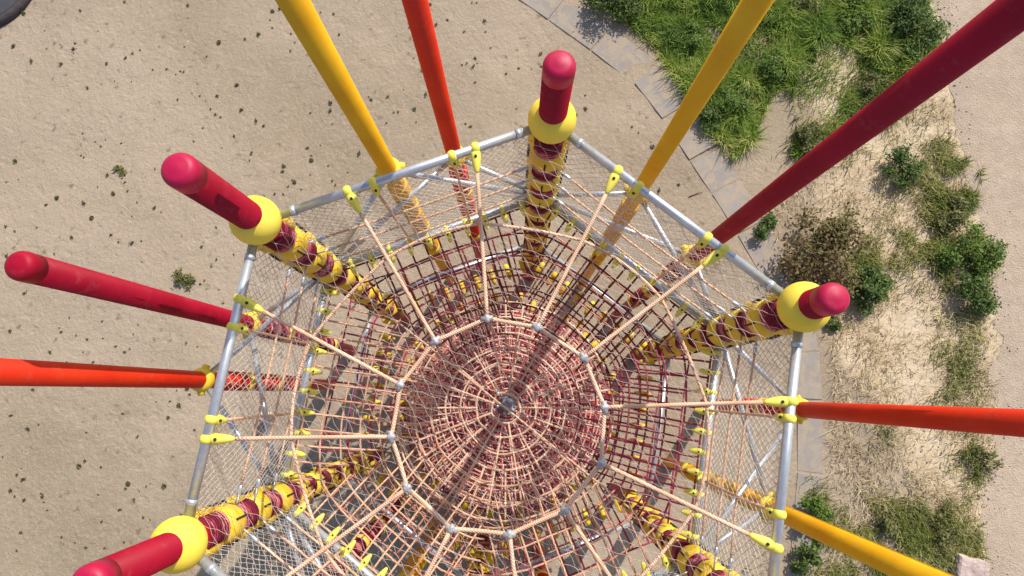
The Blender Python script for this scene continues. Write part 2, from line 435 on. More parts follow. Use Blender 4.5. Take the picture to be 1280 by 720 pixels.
# --- outer poles: (colour, collar in plan, distance from the plumb line, diameter, top depth)
NAD = Vector((0, 0, 0))
OUT = [  # side, colour, px of a point on the pole, D, dia, collar depth, top depth, capped in view
    (5, 'yellow', (478, 198), 2.52, 0.176, 5.95, 2.5),
    (5, 'orange', (563, 175), 2.60, 0.168, 6.42, 2.5),
    (0, 'yellow', (803, 232), 2.44, 0.156, 6.30, 1.7),
    (0, 'crimson', (893, 300), 2.40, 0.162, 6.55, 1.2),
    (1, 'orange', (1150, 521), 3.60, 0.198, 8.00, 2.6),
    (1, 'yellow', (1060, 679), 3.15, 0.192, 7.35, 2.6),
    (2, 'orange', (674, 700), 2.85, 0.21, 6.8, 2.6),
    (2, 'yellow', (600, 705), 2.85, 0.21, 6.8, 2.6),
    (3, 'yellow', (528, 690), 2.95, 0.21, 6.8, 2.6),
    (3, 'crimson', (476, 655), 2.95, 0.21, 6.8, 2.9),
    (4, 'orange', (130, 470), 3.50, 0.188, 7.04, 2.6),
    (4, 'crimson', (170, 369), 3.24, 0.196, 7.35, 3.84),
]
ring2_corner = [on_level(c, Z2) for c in C1]
for (side, colr, px, D, dia, zc, ztop) in OUT:
    p = at(px[0], px[1], 6.0); p.z = 0; p = p.normalized() * D
    r = dia / 2; x, y = p.x, p.y; zt = CAM_H - ztop
    capmat = {'crimson': 'crimson', 'orange': 'orange', 'yellow': 'yellow'}[colr]
    mb = MB(); mb.lathe([(r, -zt), (r, -0.1)], (x, y, zt), n=28)
    post = part(mb, 'post', M[colr])
    cap = MB(); rc = r + .0015; bv = r * .55
    cap.lathe([(rc, -0.15), (rc, -bv)] + [(rc - bv + bv * math.cos(PI / 2 * i / 7), -bv + bv * math.sin(PI / 2 * i / 7)) for i in range(1, 8)] + [(rc * .25, .005), (0.004, 0.006)], (x, y, zt), n=28)
    part(cap, 'cap', M[capmat], post)
    cm = MB(); cm.lathe(round_profile(r + 0.042, 0.17, 4, 0.4), (x, y, CAM_H - zc), n=24)
    inw = Vector((AX.x - x, AX.y - y, 0)).normalized(); tn = Vector((-inw.y, inw.x, 0))
    for s_ in (-1, 1):
        cm.tube([Vector((x, y, CAM_H - zc)) + tn * s_ * (r - .01), Vector((x, y, CAM_H - zc)) + tn * s_ * (r + .075) + inw * .03], .05, 10, r2=.036)
    part(cm, 'collar', M['collar'], post)
    for q, dd in enumerate((0.75, 1.75, 2.9)):
        if zc + dd > 10.4: continue
        w = MB(); w.lathe(wrap_profile(r + 0.026, 0.62, 13), (x, y, CAM_H - zc - dd), n=24)
        part(w, 'rope_wrap', M['wrap'] if colr == 'crimson' else M[colr], post)
        cm = MB(); cm.lathe(round_profile(r + 0.036, 0.14, 4, 0.4), (x, y, CAM_H - zc - dd - 0.42), n=22)
        part(cm, 'collar', M['collar'], post)
    for tgt in (side, (side + 1) % 6):
        a = Vector((x, y, CAM_H - zc - 0.02)); b = ring2_corner[tgt] + Vector((0, 0, 0.0))
        dv = (b - a).normalized()
        br = MB(); br.tube([a + dv * (r + .02), b - dv * 0.12], 0.030, 10)
        part(br, 'brace', M['galv'])

# --- steel rings with clamps
def clamp_mesh(L, w):
    """barrel round the pipe (pipe along local Y) and a tapering nose along +X"""
    mb = MB()
    mb.lathe(round_profile(0.058 * w, 0.085 * w, 4, 0.45), (0, 0, 0), (0, 1, 0), 16)
    mb.lathe([(0.040 * w, 0.02), (0.047 * w, 0.06 * L / .2), (0.043 * w, 0.10 * L / .2), (0.033 * w, 0.15 * L / .2), (0.022 * w, 0.185 * L / .2), (0.012, 0.2 * L / .2)], (0, 0, 0), (1, 0, 0), 14)
    mb.mat = 1
    mb.lathe([(0.013 * w, 0.0), (0.013 * w, 0.052 * w), (0.008 * w, 0.056 * w)], (0.075 * L / .2, 0, 0), (0, 0, 1), 10)
    o = mb.build('clamp', [M['clamp'], M['black']])
    me = o.data; bpy.data.objects.remove(o)
    return me
ME_CL_BIG = clamp_mesh(0.215, 0.95)
ME_CL_SM = clamp_mesh(0.13, 0.92)
ME_CL_NET = clamp_mesh(0.17, 0.85)

def put_clamp(me, p, direction, pipe_dir, parent):
    X = Vector(direction).normalized(); Y = Vector(pipe_dir).normalized(); Y = (Y - X * X.dot(Y)).normalized(); Zv = X.cross(Y)
    if Zv.z < 0: Y = -Y; Zv = -Zv
    mt = Matrix((X, Y, Zv)).transposed().to_4x4(); mt.translation = p - T
    o = bpy.data.objects.new('clamp', me); COL.objects.link(o); o.parent = parent; o.matrix_local = mt
    return o

INNER_PX = {(5, 0): (544, 426), (5, 1): (609, 398), (0, 0): (672, 409), (0, 1): (730, 447), (1, 0): (756, 509), (1, 1): (752, 579),
            (2, 0): (706, 638), (2, 1): (637, 668), (3, 0): (564, 661), (3, 1): (509, 610), (4, 0): (489, 546), (4, 1): (500, 481)}
CL_T = {(5, 0): .30, (5, 1): .735, (0, 0): .275, (0, 1): .70, (1, 0): .305, (1, 1): .755,
        (2, 0): .29, (2, 1): .72, (3, 0): .29, (3, 1): .72, (4, 0): .305, (4, 1): .745}
TIE_T = {(5, 0): .385, (5, 1): .655, (0, 0): .36, (0, 1): .635, (1, 0): .36, (1, 1): .655,
         (2, 0): .37, (2, 1): .65, (3, 0): .37, (3, 1): .65, (4, 0): .365, (4, 1): .655}
ROOF_Z = 5.06
pipes = {}
for lvl, (depth, rp) in enumerate(((Z1, 0.038), (Z2, 0.042), (Z3, 0.036))):
    for s in range(6):
        a, b = on_level(C1[s], depth), on_level(C1[(s + 1) % 6], depth)
        d = (b - a).normalized()
        mb = MB(); mb.tube([a + d * 0.1, b - d * 0.1], rp, 18)
        pp = part(mb, 'ring_pipe', M['galv']); pipes[(lvl, s)] = pp
        if lvl == 0:
            for e0 in (a + d * .30, b - d * .30):
                sl = MB(); sl.tube([e0 - d * .022, e0 + d * .022], rp + .005, 18)
                part(sl, 'sleeve', M['galv'], pp)

for (s, k), t in CL_T.items():
    pdir = C1[(s + 1) % 6] - C1[s]
    p = ring_pt(s, t, Z1); q = at(*INNER_PX[(s, k)], ROOF_Z)
    put_clamp(ME_CL_BIG, p, q - p, pdir, pipes[(0, s)])
    t2 = TIE_T[(s, k)]
    p = ring_pt(s, t2, Z1); q = ring_pt(s, t2, Z2)
    put_clamp(ME_CL_SM, p, (q - p) - side_normal(s) * 1.3, pdir, pipes[(0, s)])
    put_clamp(ME_CL_NET, q, (p - q) - side_normal(s) * 1.1, pdir, pipes[(1, s)])
NET_T = [0.10 + 0.80 * i / 9 for i in range(10)]

# --- roof: support ropes, two rope rings, connectors, fine mesh
def sag_line(a, b, sag, n=8):
    return [a.lerp(b, i / n) - Vector((0, 0, sag * 4 * (i / n) * (1 - i / n))) for i in range(n + 1)]
inner = {k: at(u, v, ROOF_Z) for k, (u, v) in INNER_PX.items()}
order = [(5, 0), (5, 1), (0, 0), (0, 1), (1, 0), (1, 1), (2, 0), (2, 1), (3, 0), (3, 1), (4, 0), (4, 1)]
outer_nodes = []
for key in order:
    s, k = key
    p = ring_pt(s, CL_T[key], Z1); q = inner[key]
    dv = (q - p).normalized()
    mb = MB(); mb.tube(sag_line(p + dv * 0.22, q, 0.035, 10), 0.0165, 8)
    part(mb, 'support_rope', M['rope'])
    frac = 0.44
    outer_nodes.append(p.lerp(q, frac) - Vector((0, 0, .035 * 4 * frac * (1 - frac))))
mb = MB()
ring = [inner[k] for k in order]
loop = []
for i in range(12):
    a, b = ring[i], ring[(i + 1) % 12]
    loop += [a.lerp(b, j / 4) - Vector((0, 0, .02 * math.sin(PI * j / 4))) for j in range(4)]
mb.tube(loop, 0.0175, 8, closed=True); part(mb, 'inner_rope_ring', M['rope'])
mb = MB(); loop = []
for i in range(12):
    a, b = outer_nodes[i], outer_nodes[(i + 1) % 12]
    mid = Vector((AX.x, AX.y, a.z))
    for j in range(5):
        p = a.lerp(b, j / 5); out = (p - mid); out.z = 0
        bow = 0.05 * math.sin(PI * j / 5) * (1 if i % 2 == 0 else 0.4)
        loop.append(p + out.normalized() * bow - Vector((0, 0, .02)))
mb.tube(loop, 0.0135, 8, closed=True); part(mb, 'outer_rope_ring', M['rope'])
for i in range(12):
    p = ring[i]
    out = (p - Vector((AX.x, AX.y, p.z))).normalized()
    mb = MB(); mb.lathe(round_profile(0.027, 0.075, 4, .35), p, out, 14)
    tn = Vector((-out.y, out.x, 0))
    mb.tube([p - tn * .05, p + tn * .05], 0.022, 10)
    part(mb, 'connector', M['dullmetal'])

def inside_hex(p, inset=0.05):
    for s in range(6):
        if (Vector((p[0], p[1], 0)) - Vector((C1[s].x, C1[s].y, 0))).dot(side_normal(s)) > -inset: return False
    return True
def clip_line(o, d, inset=0.02):
    lo, hi = -9.0, 9.0
    for s in range(6):
        n = side_normal(s); num = (Vector((C1[s].x, C1[s].y, 0)) - o).dot(n) - inset; den = d.dot(n)
        if abs(den) < 1e-9:
            if num < 0: return None
        elif den > 0: hi = min(hi, num / den)
        else: lo = max(lo, num / den)
    return (lo, hi) if hi - lo > 0.05 else None

def roof_sag(p):
    r = math.hypot(p.x - AX.x, p.y - AX.y)
    return CAM_H - Z1 - 0.03 - 0.10 * max(0, 1 - r / 2.4) 
mb = MB()
CELL = 0.098
for ang in (-18, -62):
    d = Vector((math.cos(math.radians(ang)), math.sin(math.radians(ang)), 0)); nrm = Vector((-d.y, d.x, 0))
    k = -40
    while k <= 40:
        o = Vector((AX.x, AX.y, 0)) + nrm * (k * CELL); c = clip_line(o, d)
        if c:
            n = max(2, int((c[1] - c[0]) / (CELL * 0.7)))
            pts = []
            for i in range(n + 1):
                q = o + d * (c[0] + (c[1] - c[0]) * i / n)
                wv = 0.0055 * (1 if i % 2 else -1) if 0 < i < n else 0
                q = q + nrm * (wv + 0.01 * noise.noise(q * 1.3))
                pts.append(Vector((q.x, q.y, roof_sag(q))))
            mb.tube(pts, 0.0021, 3)
        k += 1
part(mb, 'roof_mesh', M['roofwire'])

# --- walls between the first two rings: fine mesh, three ropes, two ties a side
for s in range(6):
    a, b = C1[s], C1[(s + 1) % 6]; L = (b - a).length; d = (b - a).normalized(); nrm = side_normal(s)
    H = Z2 - Z1; mb = MB(); cw = 0.070
    def wp(u, h): return a + d * u - Vector((0, 0, h)) - nrm * (0.012 + 0.03 * math.sin(PI * h / H) + 0.01 * noise.noise(Vector((u, h, s)) * 2))
    for sg in (1, -1):
        u0 = -H if sg > 0 else 0.0
        while u0 < L + H:
            pts = []
            nn = 26
            for i in range(nn + 1):
                h = H * i / nn; u = u0 + sg * h * 0.62
                if 0.17 < u < L - 0.17: pts.append(wp(u + 0.006 * (1 if i % 2 else -1), h))
            if len(pts) > 1: mb.tube(pts, 0.0029, 3)
            u0 += cw
    part(mb, 'wall_mesh', M['wire'])
    for dep in (5.72, 6.12, 6.56):
        p0 = on_level(a, dep) + d * 0.17 - nrm * .06; p1 = on_level(b, dep) - d * 0.17 - nrm * .06
        mb = MB(); mb.tube(sag_line(p0 + d * .16, p1 - d * .16, 0.05, 8), 0.0115, 7)
        wr = part(mb, 'wall_rope', M['rope'])
        for q0, sg in ((p0, 1), (p1, -1)):
            e = MB()
            e.tube([q0 - d * sg * .05, q0 + d * sg * .08], .009, 6)
            e.lathe(round_profile(.020, .11, 3, .3), q0 + d * sg * .12, d, 10)
            part(e, 'rope_end', M['galv'], wr)
    for k in (0, 1):
        t2 = TIE_T[(s, k)]
        p = ring_pt(s, t2, Z1, .05); q = ring_pt(s, t2, Z2, .06)
        mb = MB(); mb.tube(sag_line(p - Vector((0, 0, .1)), q + Vector((0, 0, .08)), 0.0, 6), 0.0135, 7)
        part(mb, 'tie_rope', M['rope'])

# --- nets sloping inward from the lower rings
def slope_net(name, depth_out, depth_in, r_in, step_u, step_v, rad, mats, clamps, lvl):
    for s in range(6):
        matn = M[mats[s]]
        a, b = on_level(C1[s], depth_out), on_level(C1[(s + 1) % 6], depth_out)
        d = (b - a).normalized(); L = (b - a).length; nrm = side_normal(s)
        apo = (a - on_level(AX, depth_out)).dot(nrm)
        span = apo - r_in
        foot = (on_level(AX, depth_out) - a).dot(d)
        def npt(u, v):      # v in metres inward
            f = v / span
            dz = (depth_in - depth_out) * (f ** 1.25)
            j = 0.02 * noise.noise(Vector((u * 2, v * 2, s * 7 + depth_out)))
            return a + d * (u + j) - nrm * (v + 0.06 + j) - Vector((0, 0, dz + 0.03))
        mb = MB()
        nv = int(round(span / step_v))
        def limits(v):
            f = v / apo
            return foot * f + 0.07, L - (L - foot) * f - 0.07
        for i in range(nv + 1):
            v = span * i / nv
            lo, hi = limits(v)
            if i == 0: lo += .1; hi -= .1
            n = 10; pts = []
            for j in range(n + 1):
                u = lo + (hi - lo) * j / n
                bow = 0.10 * (4 * (j / n) * (1 - j / n)) * (1 - i / nv) if i else 0.0
                edge = 0.13 * (abs(2 * j / n - 1) ** 3)
                pts.append(npt(u, v + (edge if i else 0)))
            mb.tube(pts, rad, 6)
        nu = int(L / step_u)
        for j in range(nu + 1):
            u = (L - nu * step_u) / 2 + j * step_u
            pts = []
            for i in range(13):
                v = span * i / 12; lo, hi = limits(v)
                if lo <= u <= hi: pts.append(npt(u, v))
                elif pts: break
            if len(pts) > 1: mb.tube(pts, rad, 6)
        part(mb, 'climbing_net', matn)
        if clamps == 'own':
            for t in NET_T:
                p = ring_pt(s, t, depth_out)
                put_clamp(ME_CL_NET, p, -nrm - Vector((0, 0, .35)), d, pipes[(lvl, s)])
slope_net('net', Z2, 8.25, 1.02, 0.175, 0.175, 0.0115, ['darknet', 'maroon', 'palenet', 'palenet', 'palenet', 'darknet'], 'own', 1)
slope_net('net', 7.9, 9.9, 1.25, 0.21, 0.20, 0.0115, ['netrope', 'maroon', 'maroon', 'netrope', 'maroon', 'maroon'], None, 1)
slope_net('net', Z3, 11.0, 0.95, 0.23, 0.22, 0.0135, ['maroon', 'maroon', 'netrope', 'netrope', 'netrope', 'maroon'], None, 2)
# clamps of the lowest ring, seen only as a row of yellow dots
mb = MB()
for s in range(6):
    nrm = side_normal(s); d = (C1[(s + 1) % 6] - C1[s]).normalized()
    for i in range(9):
        p = ring_pt(s, 0.1 + 0.8 * i / 8, Z3 + .55, .12)
        mb.lathe(round_profile(.06, .085, 3, .4), p, d, 10)
        mb.lathe([(.04, .02), (.05, .07), (.036, .15), (.014, .2)], p, -nrm - Vector((0, 0, .3)), 10)
for i in range(44):
    w = 2 * PI * i / 44 + .03 * math.sin(i * 5.1); r = 1.72 + .05 * math.sin(i * 3.3)
    p = on_level(AX, 10.15 + .06 * math.sin(i * 1.7)) + Vector((r * math.cos(w), r * math.sin(w), 0))
    mb.lathe([(.02, -.08), (.045, -.04), (.05, .02), (.03, .09), (.014, .12)], p, Vector((-math.cos(w), -math.sin(w), .3)), 10)
o = part(mb, 'net_clamps', M['shadeclamp']); o['kind'] = 'stuff'

# --- web nets in the core of the tower
def web(depth, r0, r1, dr, spokes, rad, matn, cone=0.0, twist=0.0):
    mb = MB(); c = on_level(AX, depth)
    rs = []
    r = r0
    while r <= r1 + 1e-6: rs.append(r); r += dr
    def pt(r, w):
        j = 0.03 * noise.noise(Vector((r * 3, w * 2.0, depth)))
        return c + Vector(((r + j) * math.cos(w + twist), (r + j) * math.sin(w + twist), cone * (r / r1) ** 1.5 - cone + 0.05 * noise.noise(Vector((math.cos(w) * r, math.sin(w) * r, depth * 3)) * 2)))
    for r in rs:
        n = max(24, spokes)
        mb.tube([pt(r, 2 * PI * i / n) for i in range(n)], rad, 6, closed=True)
    for k in range(spokes):
        w = 2 * PI * k / spokes
        rr = [q for q in rs if (k % 4 == 0) or (k % 2 == 0 and q > r1 * .25) or q > r1 * .5]
        if len(rr) > 1: mb.tube([pt(q, w) for q in rr], rad, 6)
        mb.mat = 1
        for q in rr[::1]:
            p = pt(q, w) + Vector((0, 0, .004)); a = rad * 1.75
            mb.add([p + Vector((a, 0, 0)), p + Vector((0, a, 0)), p - Vector((a, 0, 0)), p - Vector((0, a, 0)), p + Vector((0, 0, a)), p - Vector((0, 0, a))],
                   [(0, 1, 4), (1, 2, 4), (2, 3, 4), (3, 0, 4), (1, 0, 5), (2, 1, 5), (3, 2, 5), (0, 3, 5)])
        mb.mat = 0
    part(mb, 'web_net', [matn, M['knot']])
web(8.3, 0.20, 1.40, 0.20, 36, 0.0140, M['rope'], 0.30)
web(9.1, 0.20, 1.50, 0.170, 44, 0.0125, M['webrope'], 0.35, .07)
web(9.8, 0.18, 1.60, 0.160, 44, 0.0140, M['redrope'], 0.3, .03)
web(10.4, 0.22, 1.72, 0.165, 44, 0.0145, M['maroon'], 0.2, .05)
web(8.75, 0.25, 1.46, 0.175, 40, 0.0115, M['palepink'], 0.3, .11)
web(11.4, 0.28, 1.7, 0.15, 44, 0.017, M['redrope'], 0.1, .13)
web(11.0, 0.30, 1.85, 0.165, 44, 0.0170, M['maroon'], 0.2, .09)
# one long rope right across the core
mb = MB()
p, q = on_level(C1[5], 7.6), on_level(C1[2], 7.6); d = (q - p).normalized()
mb.tube(sag_line(p + d * .2, q - d * .2, 0.25, 14), 0.012, 7)
part(mb, 'cross_rope', M['rope'])
# centre hub
hb = MB(); c = on_level(AX, 11.2)
hb.lathe([(.03, -1.0), (.06, -.2), (.13, -.06), (.14, 0), (.10, .06), (.03, .09)], c, n=18)
for k in range(6):
    w = PI / 3 * k + .2; dv = Vector((math.cos(w), math.sin(w), .12))
    hb.tube([c + dv * .1, c + dv * .36], .035, 10, r2=.026)
part(hb, 'hub', M['galv'])

# ------------------------------------------------------------------ ground
def sheet(name, px_poly, z, mat, margin=None):
    mb = MB(); vs = [at(u, v) for u, v in px_poly]
    for v in vs: v.z = z
    mb.add(vs, [tuple(range(len(vs)))])
    o = mb.build(name, mat, smooth=False); tag(o, kind='structure'); return o

def fbm(x, y, s): return noise.fractal(Vector((x * s, y * s, 3.1)), 1.0, 2.0, 4)

mb = MB()
xs = [-250, -90, -40, -24] + [-16 + 0.4 * i for i in range(81)] + [24, 40, 90, 250]
ys = xs
nx = len(xs)
def in_path_zone(x, y): return False
vs = []
for y in ys:
    for x in xs:
        z = 0.0
        if abs(x) < 17 and abs(y) < 17:
            z = 0.05 * fbm(x, y, 0.5) - 0.05
        else: z = -0.05
        vs.append(Vector((x, y, z)))
fs = []
for j in range(nx - 1):
    for i in range(nx - 1):
        fs.append((j * nx + i, j * nx + i + 1, (j + 1) * nx + i + 1, (j + 1) * nx + i))
mb.add(vs, fs)
g = mb.build('ground', M['ground']); tag(g, kind='structure')
def gz(x, y):
    return 0.05 * fbm(x, y, 0.5) - 0.05 if abs(x) < 17 and abs(y) < 17 else -0.05
def on_ground(u, v):
    p = at(u, v); p.z = gz(p.x, p.y); return p

# gravel track along the east edge, an uneven border
mb = MB()
edge_px = [(1150, -190), (1168, -60), (1176, 10), (1184, 80), (1202, 150), (1214, 250), (1238, 330), (1250, 420), (1246, 540), (1226, 630), (1230, 740), (1245, 900)]
epts = [at(*p) for p in edge_px]
fine = []
for i in range(len(epts) - 1):
    for j in range(12):
        p = epts[i].lerp(epts[i + 1], j / 12); w = 0.22 * noise.noise(p * 1.7) + 0.1 * noise.noise(p * 6)
        fine.append(p + Vector((w, 0, 0)))
vs = []; cols = 14
for p in fine:
    for c in range(cols):
        x = p.x + (0.0 if c == 0 else 0.35 * c)
        vs.append(Vector((x, p.y, gz(x, p.y) + (0.004 if c == 0 else 0.02))))
fs = []
for i in range(len(fine) - 1):
    for c in range(cols - 1):
        fs.append((i * cols + c, (i + 1) * cols + c, (i + 1) * cols + c + 1, i * cols + c + 1))
mb.add(vs, fs); tr = mb.build('gravel_road', M['track']); tag(tr, kind='structure')

# concrete slabs round the play area, some under blown sand
mb = MB()
STRIP = [((600, -62), .40), ((648, -26), .40), ((698, 8), .40), ((752, 46), .40), ((808, 90), .40), ((846, 138), .40), ((880, 190), .38), ((908, 232), .38), ((940, 284), .36), ((972, 340), .35), ((1000, 396), .32), ((1010, 440), .28), ((1014, 500), .27), ((1014, 592), .27), ((1006, 690), .27), ((988, 790), .27), ((962, 890), .27)]
sp = [at(*q) for q, w in STRIP]; rails = []
for i_, (q, w) in enumerate(STRIP):
    d = (sp[min(i_ + 1, len(sp) - 1)] - sp[max(i_ - 1, 0)]).normalized(); n = Vector((-d.y, d.x, 0))
    w *= .86
    rails.append((sp[i_] + n * w, sp[i_] - n * w))
for i_ in range(len(rails) - 1):
    (a0, b0), (a1, b1) = rails[i_], rails[i_ + 1]
    g = 0.018 / max(.2, (sp[i_ + 1] - sp[i_]).length)
    q4 = [a0.lerp(a1, g), a0.lerp(a1, 1 - g), b0.lerp(b1, 1 - g), b0.lerp(b1, g)]
    cc = (q4[0] + q4[1] + q4[2] + q4[3]) / 4
    top = gz(cc.x, cc.y) + 0.012 + 0.006 * math.sin(i_ * 2.3)
    vs = []
    for (kk, zz) in ((1.0, -.12), (1.0, -.008), (0.985, 0)):
        for q in q4:
            p = cc.lerp(q, kk); vs.append(Vector((p.x, p.y, top + zz)))
    fs = []
    for r in (0, 1):
        for q in range(4): fs.append((r * 4 + q, r * 4 + (q + 1) % 4, (r + 1) * 4 + (q + 1) % 4, (r + 1) * 4 + q))
    fs.append((8, 9, 10, 11)); mb.add(vs, fs)
pth = mb.build('path', M['slab'], smooth=False); tag(pth, kind='structure')

# ------------------------------------------------------------------ grass
def in_poly(u, v, poly):
    c = False; n = len(poly); j = n - 1
    for i in range(n):
        if (poly[i][1] > v) != (poly[j][1] > v) and u < (poly[j][0] - poly[i][0]) * (v - poly[i][1]) / (poly[j][1] - poly[i][1]) + poly[i][0]: c = not c
        j = i
    return c

def blades(name, mat, count, sampler, hmin, hmax, w, lean, label, seed):
    rnd = random.Random(seed); V = []; Fc = []
    for _ in range(count):
        r = sampler(rnd)
        if r is None: continue
        p, k = r
        h = rnd.uniform(hmin, hmax) * k; th = rnd.uniform(0, 2 * PI)
        ln = rnd.uniform(lean * .4, lean) * h
        dx, dy = math.cos(th), math.sin(th)
        sx, sy = -dy * w * rnd.uniform(.7, 1.3), dx * w
        o = len(V)
        V += [(p.x - sx, p.y - sy, p.z - .02), (p.x + sx, p.y + sy, p.z - .02),
              (p.x + dx * ln * .4 - sx * .8, p.y + dy * ln * .4 - sy * .8, p.z + h * .6), (p.x + dx * ln * .4 + sx * .8, p.y + dy * ln * .4 + sy * .8, p.z + h * .6),
              (p.x + dx * ln, p.y + dy * ln, p.z + h * .92)]
        Fc += [(o, o + 1, o + 3, o + 2), (o + 2, o + 3, o + 4)]
    me = bpy.data.meshes.new(name); me.from_pydata(V, [], Fc); me.materials.append(mat); me.update()
    ob = bpy.data.objects.new(name, me); COL.objects.link(ob)
    tag(ob, label, 'grass', kind='stuff'); return ob

LAWN = [(700, -160), (738, -8), (782, 26), (822, 66), (856, 112), (884, 158), (918, 196), (940, 176), (958, 132), (985, 96), (996, 150), (988, 196), (1030, 206), (1066, 168), (1110, 158), (1150, 118), (1176, 66), (1164, 8), (1150, -160)]
BARE = [(998, 66), (1030, 48), (1068, 60), (1078, 96), (1052, 130), (1036, 158), (1004, 180), (990, 140)]
def lawn_sampler(rnd):
    u, v = rnd.uniform(690, 1180), rnd.uniform(-160, 208)
    u += rnd.gauss(0, 4); v += rnd.gauss(0, 4)
    if not in_poly(u, v, LAWN): return None
    p = on_ground(u, v)
    d = noise.noise(p * 0.9 + Vector((3, 1, 0)))
    if in_poly(u, v, BARE) and rnd.random() < .9: return None
    if u > 985 and v > 120 and rnd.random() < .45: return None
    if d < -0.1 and rnd.random() < .35: return None
    if noise.noise(p * 3.3) < -.42: return None
    t = noise.noise(p * 2.6 + Vector((1, 7, 0)))
    return p, max(.3, 0.8 + 0.7 * d + 1.1 * t)
blades('green_grass', M['green'], 170000, lawn_sampler, .09, .25, .009, 1.7, 'long green grass growing thick beyond the concrete slabs', 1)

PATCHES = [(1215, 300, 40, 95, .8), (1195, 230, 30, 60, .7), (1150, 220, 35, 25, .4), (1065, 345, 45, 35, .5), (1240, 380, 20, 40, .5), (1150, 655, 80, 30, .5), (1205, 250, 40, 45, .8), (1225, 320, 30, 70, 1.0), (1180, 300, 30, 50, .7), (1235, 575, 35, 35, .7), (1170, 690, 90, 40, .75), (1095, 660, 45, 35, .6), (1100, 540, 30, 20, .15),
           (1185, 200, 30, 40, .6), (1140, 300, 60, 40, .25), (1085, 335, 40, 30, .6), (1090, 130, 40, 40, .7), (1030, 180, 40, 25, .6), (1200, 470, 40, 60, .25), (1022, 650, 18, 35, .9), (1100, 740, 110, 40, .7)]
def patch_sampler(rnd):
    cx, cy, rx, ry, k = rnd.choices(PATCHES, [q[2] * q[3] * q[4] for q in PATCHES])[0]
    u, v = rnd.gauss(cx, rx * .55), rnd.gauss(cy, ry * .55)
    if u > 1228 and v > 200 or u > 1190 and v < 200: return None
    p = on_ground(u, v)
    if noise.noise(p * 2.0) < -0.12: return None
    return p, rnd.uniform(.6, 1.1)
blades('weedy_grass', M['olivegrass'], 46000, patch_sampler, .07, .21, .0085, 1.4, 'patchy green and olive grass across the dry bank', 2)

BANK = [(940, 250), (1000, 215), (1110, 165), (1170, 120), (1200, 160), (1215, 250), (1240, 330), (1252, 420), (1248, 560), (1225, 640), (1235, 800), (1020, 800), (1042, 640), (1040, 430), (1020, 390), (975, 310)]
def straw_sampler(rnd):
    u, v = rnd.uniform(935, 1260), rnd.uniform(110, 800)
    if not in_poly(u, v, BANK): return None
    p = on_ground(u, v)
    if noise.noise(p * 1.1 + Vector((9, 4, 2))) < -0.05 and rnd.random() < .75: return None
    return p, rnd.uniform(.5, 1.1)
blades('dry_grass', M['straw'], 24000, straw_sampler, .04, .16, .007, 2.6, 'flattened pale straw covering the dry bank', 3)

# ------------------------------------------------------------------ shrubs
def shrub(px, rad, hgt, leaves, leaf, mat, label, seed, flat=1.0, name='shrub', cat='shrub', ey=1.0):
    rnd = random.Random(seed); base = on_ground(*px)
    root = empty(name, base); tag(root, label, cat)
    st = MB(); tips = []
    ns = max(7, int(rad * 26))
    for i in range(ns):
        w = rnd.uniform(0, 2 * PI); rr = rad * math.sqrt(rnd.random()) * .92
        tip = Vector((rr * math.cos(w), rr * math.sin(w) * ey, hgt * rnd.uniform(.45, 1.0) * (1 - .45 * (rr / rad) ** 2)))
        midp = tip * .5 + Vector((0, 0, hgt * .12))
        st.tube([Vector((rnd.uniform(-.03, .03), rnd.uniform(-.03, .03), -.04)), midp, tip], .010 + .01 * hgt, 5, r2=.003)
        tips.append(tip)
        for q in range(3):
            t2 = tip + Vector((rnd.gauss(0, .3), rnd.gauss(0, .3), rnd.uniform(-.35, .05))) * rad * .6
            st.tube([midp.lerp(tip, .6), t2], .006, 4, r2=.002); tips.append(t2)
    st.build('stem', M['stem'], root)
    V = []; Fc = []
    for i in range(leaves):
        t = tips[rnd.randrange(len(tips))]
        c = t + Vector((rnd.gauss(0, 1), rnd.gauss(0, 1), rnd.gauss(-.35, .8))) * rad * .15
        if c.z < .01: c.z = rnd.uniform(.01, .06)
        a = Vector((rnd.gauss(0, 1), rnd.gauss(0, 1), rnd.gauss(.1, .55) * flat)).normalized()
        b = a.cross(Vector((rnd.gauss(0, .5), rnd.gauss(0, .5), 1))).normalized()
        L = leaf * rnd.uniform(.6, 1.35); W = L * rnd.uniform(.22, .34)
        o = len(V); cup = Vector((0, 0, L * .12))
        V += [c - a * L * .5, c + b * W, c + a * L * .5 - cup, c - b * W]
        Fc += [(o, o + 1, o + 2, o + 3)]
    me = bpy.data.meshes.new('foliage'); me.from_pydata([tuple(v) for v in V], [], Fc); me.materials.append(mat); me.update()
    f = bpy.data.objects.new('foliage', me); COL.objects.link(f); f.parent = root
    return root

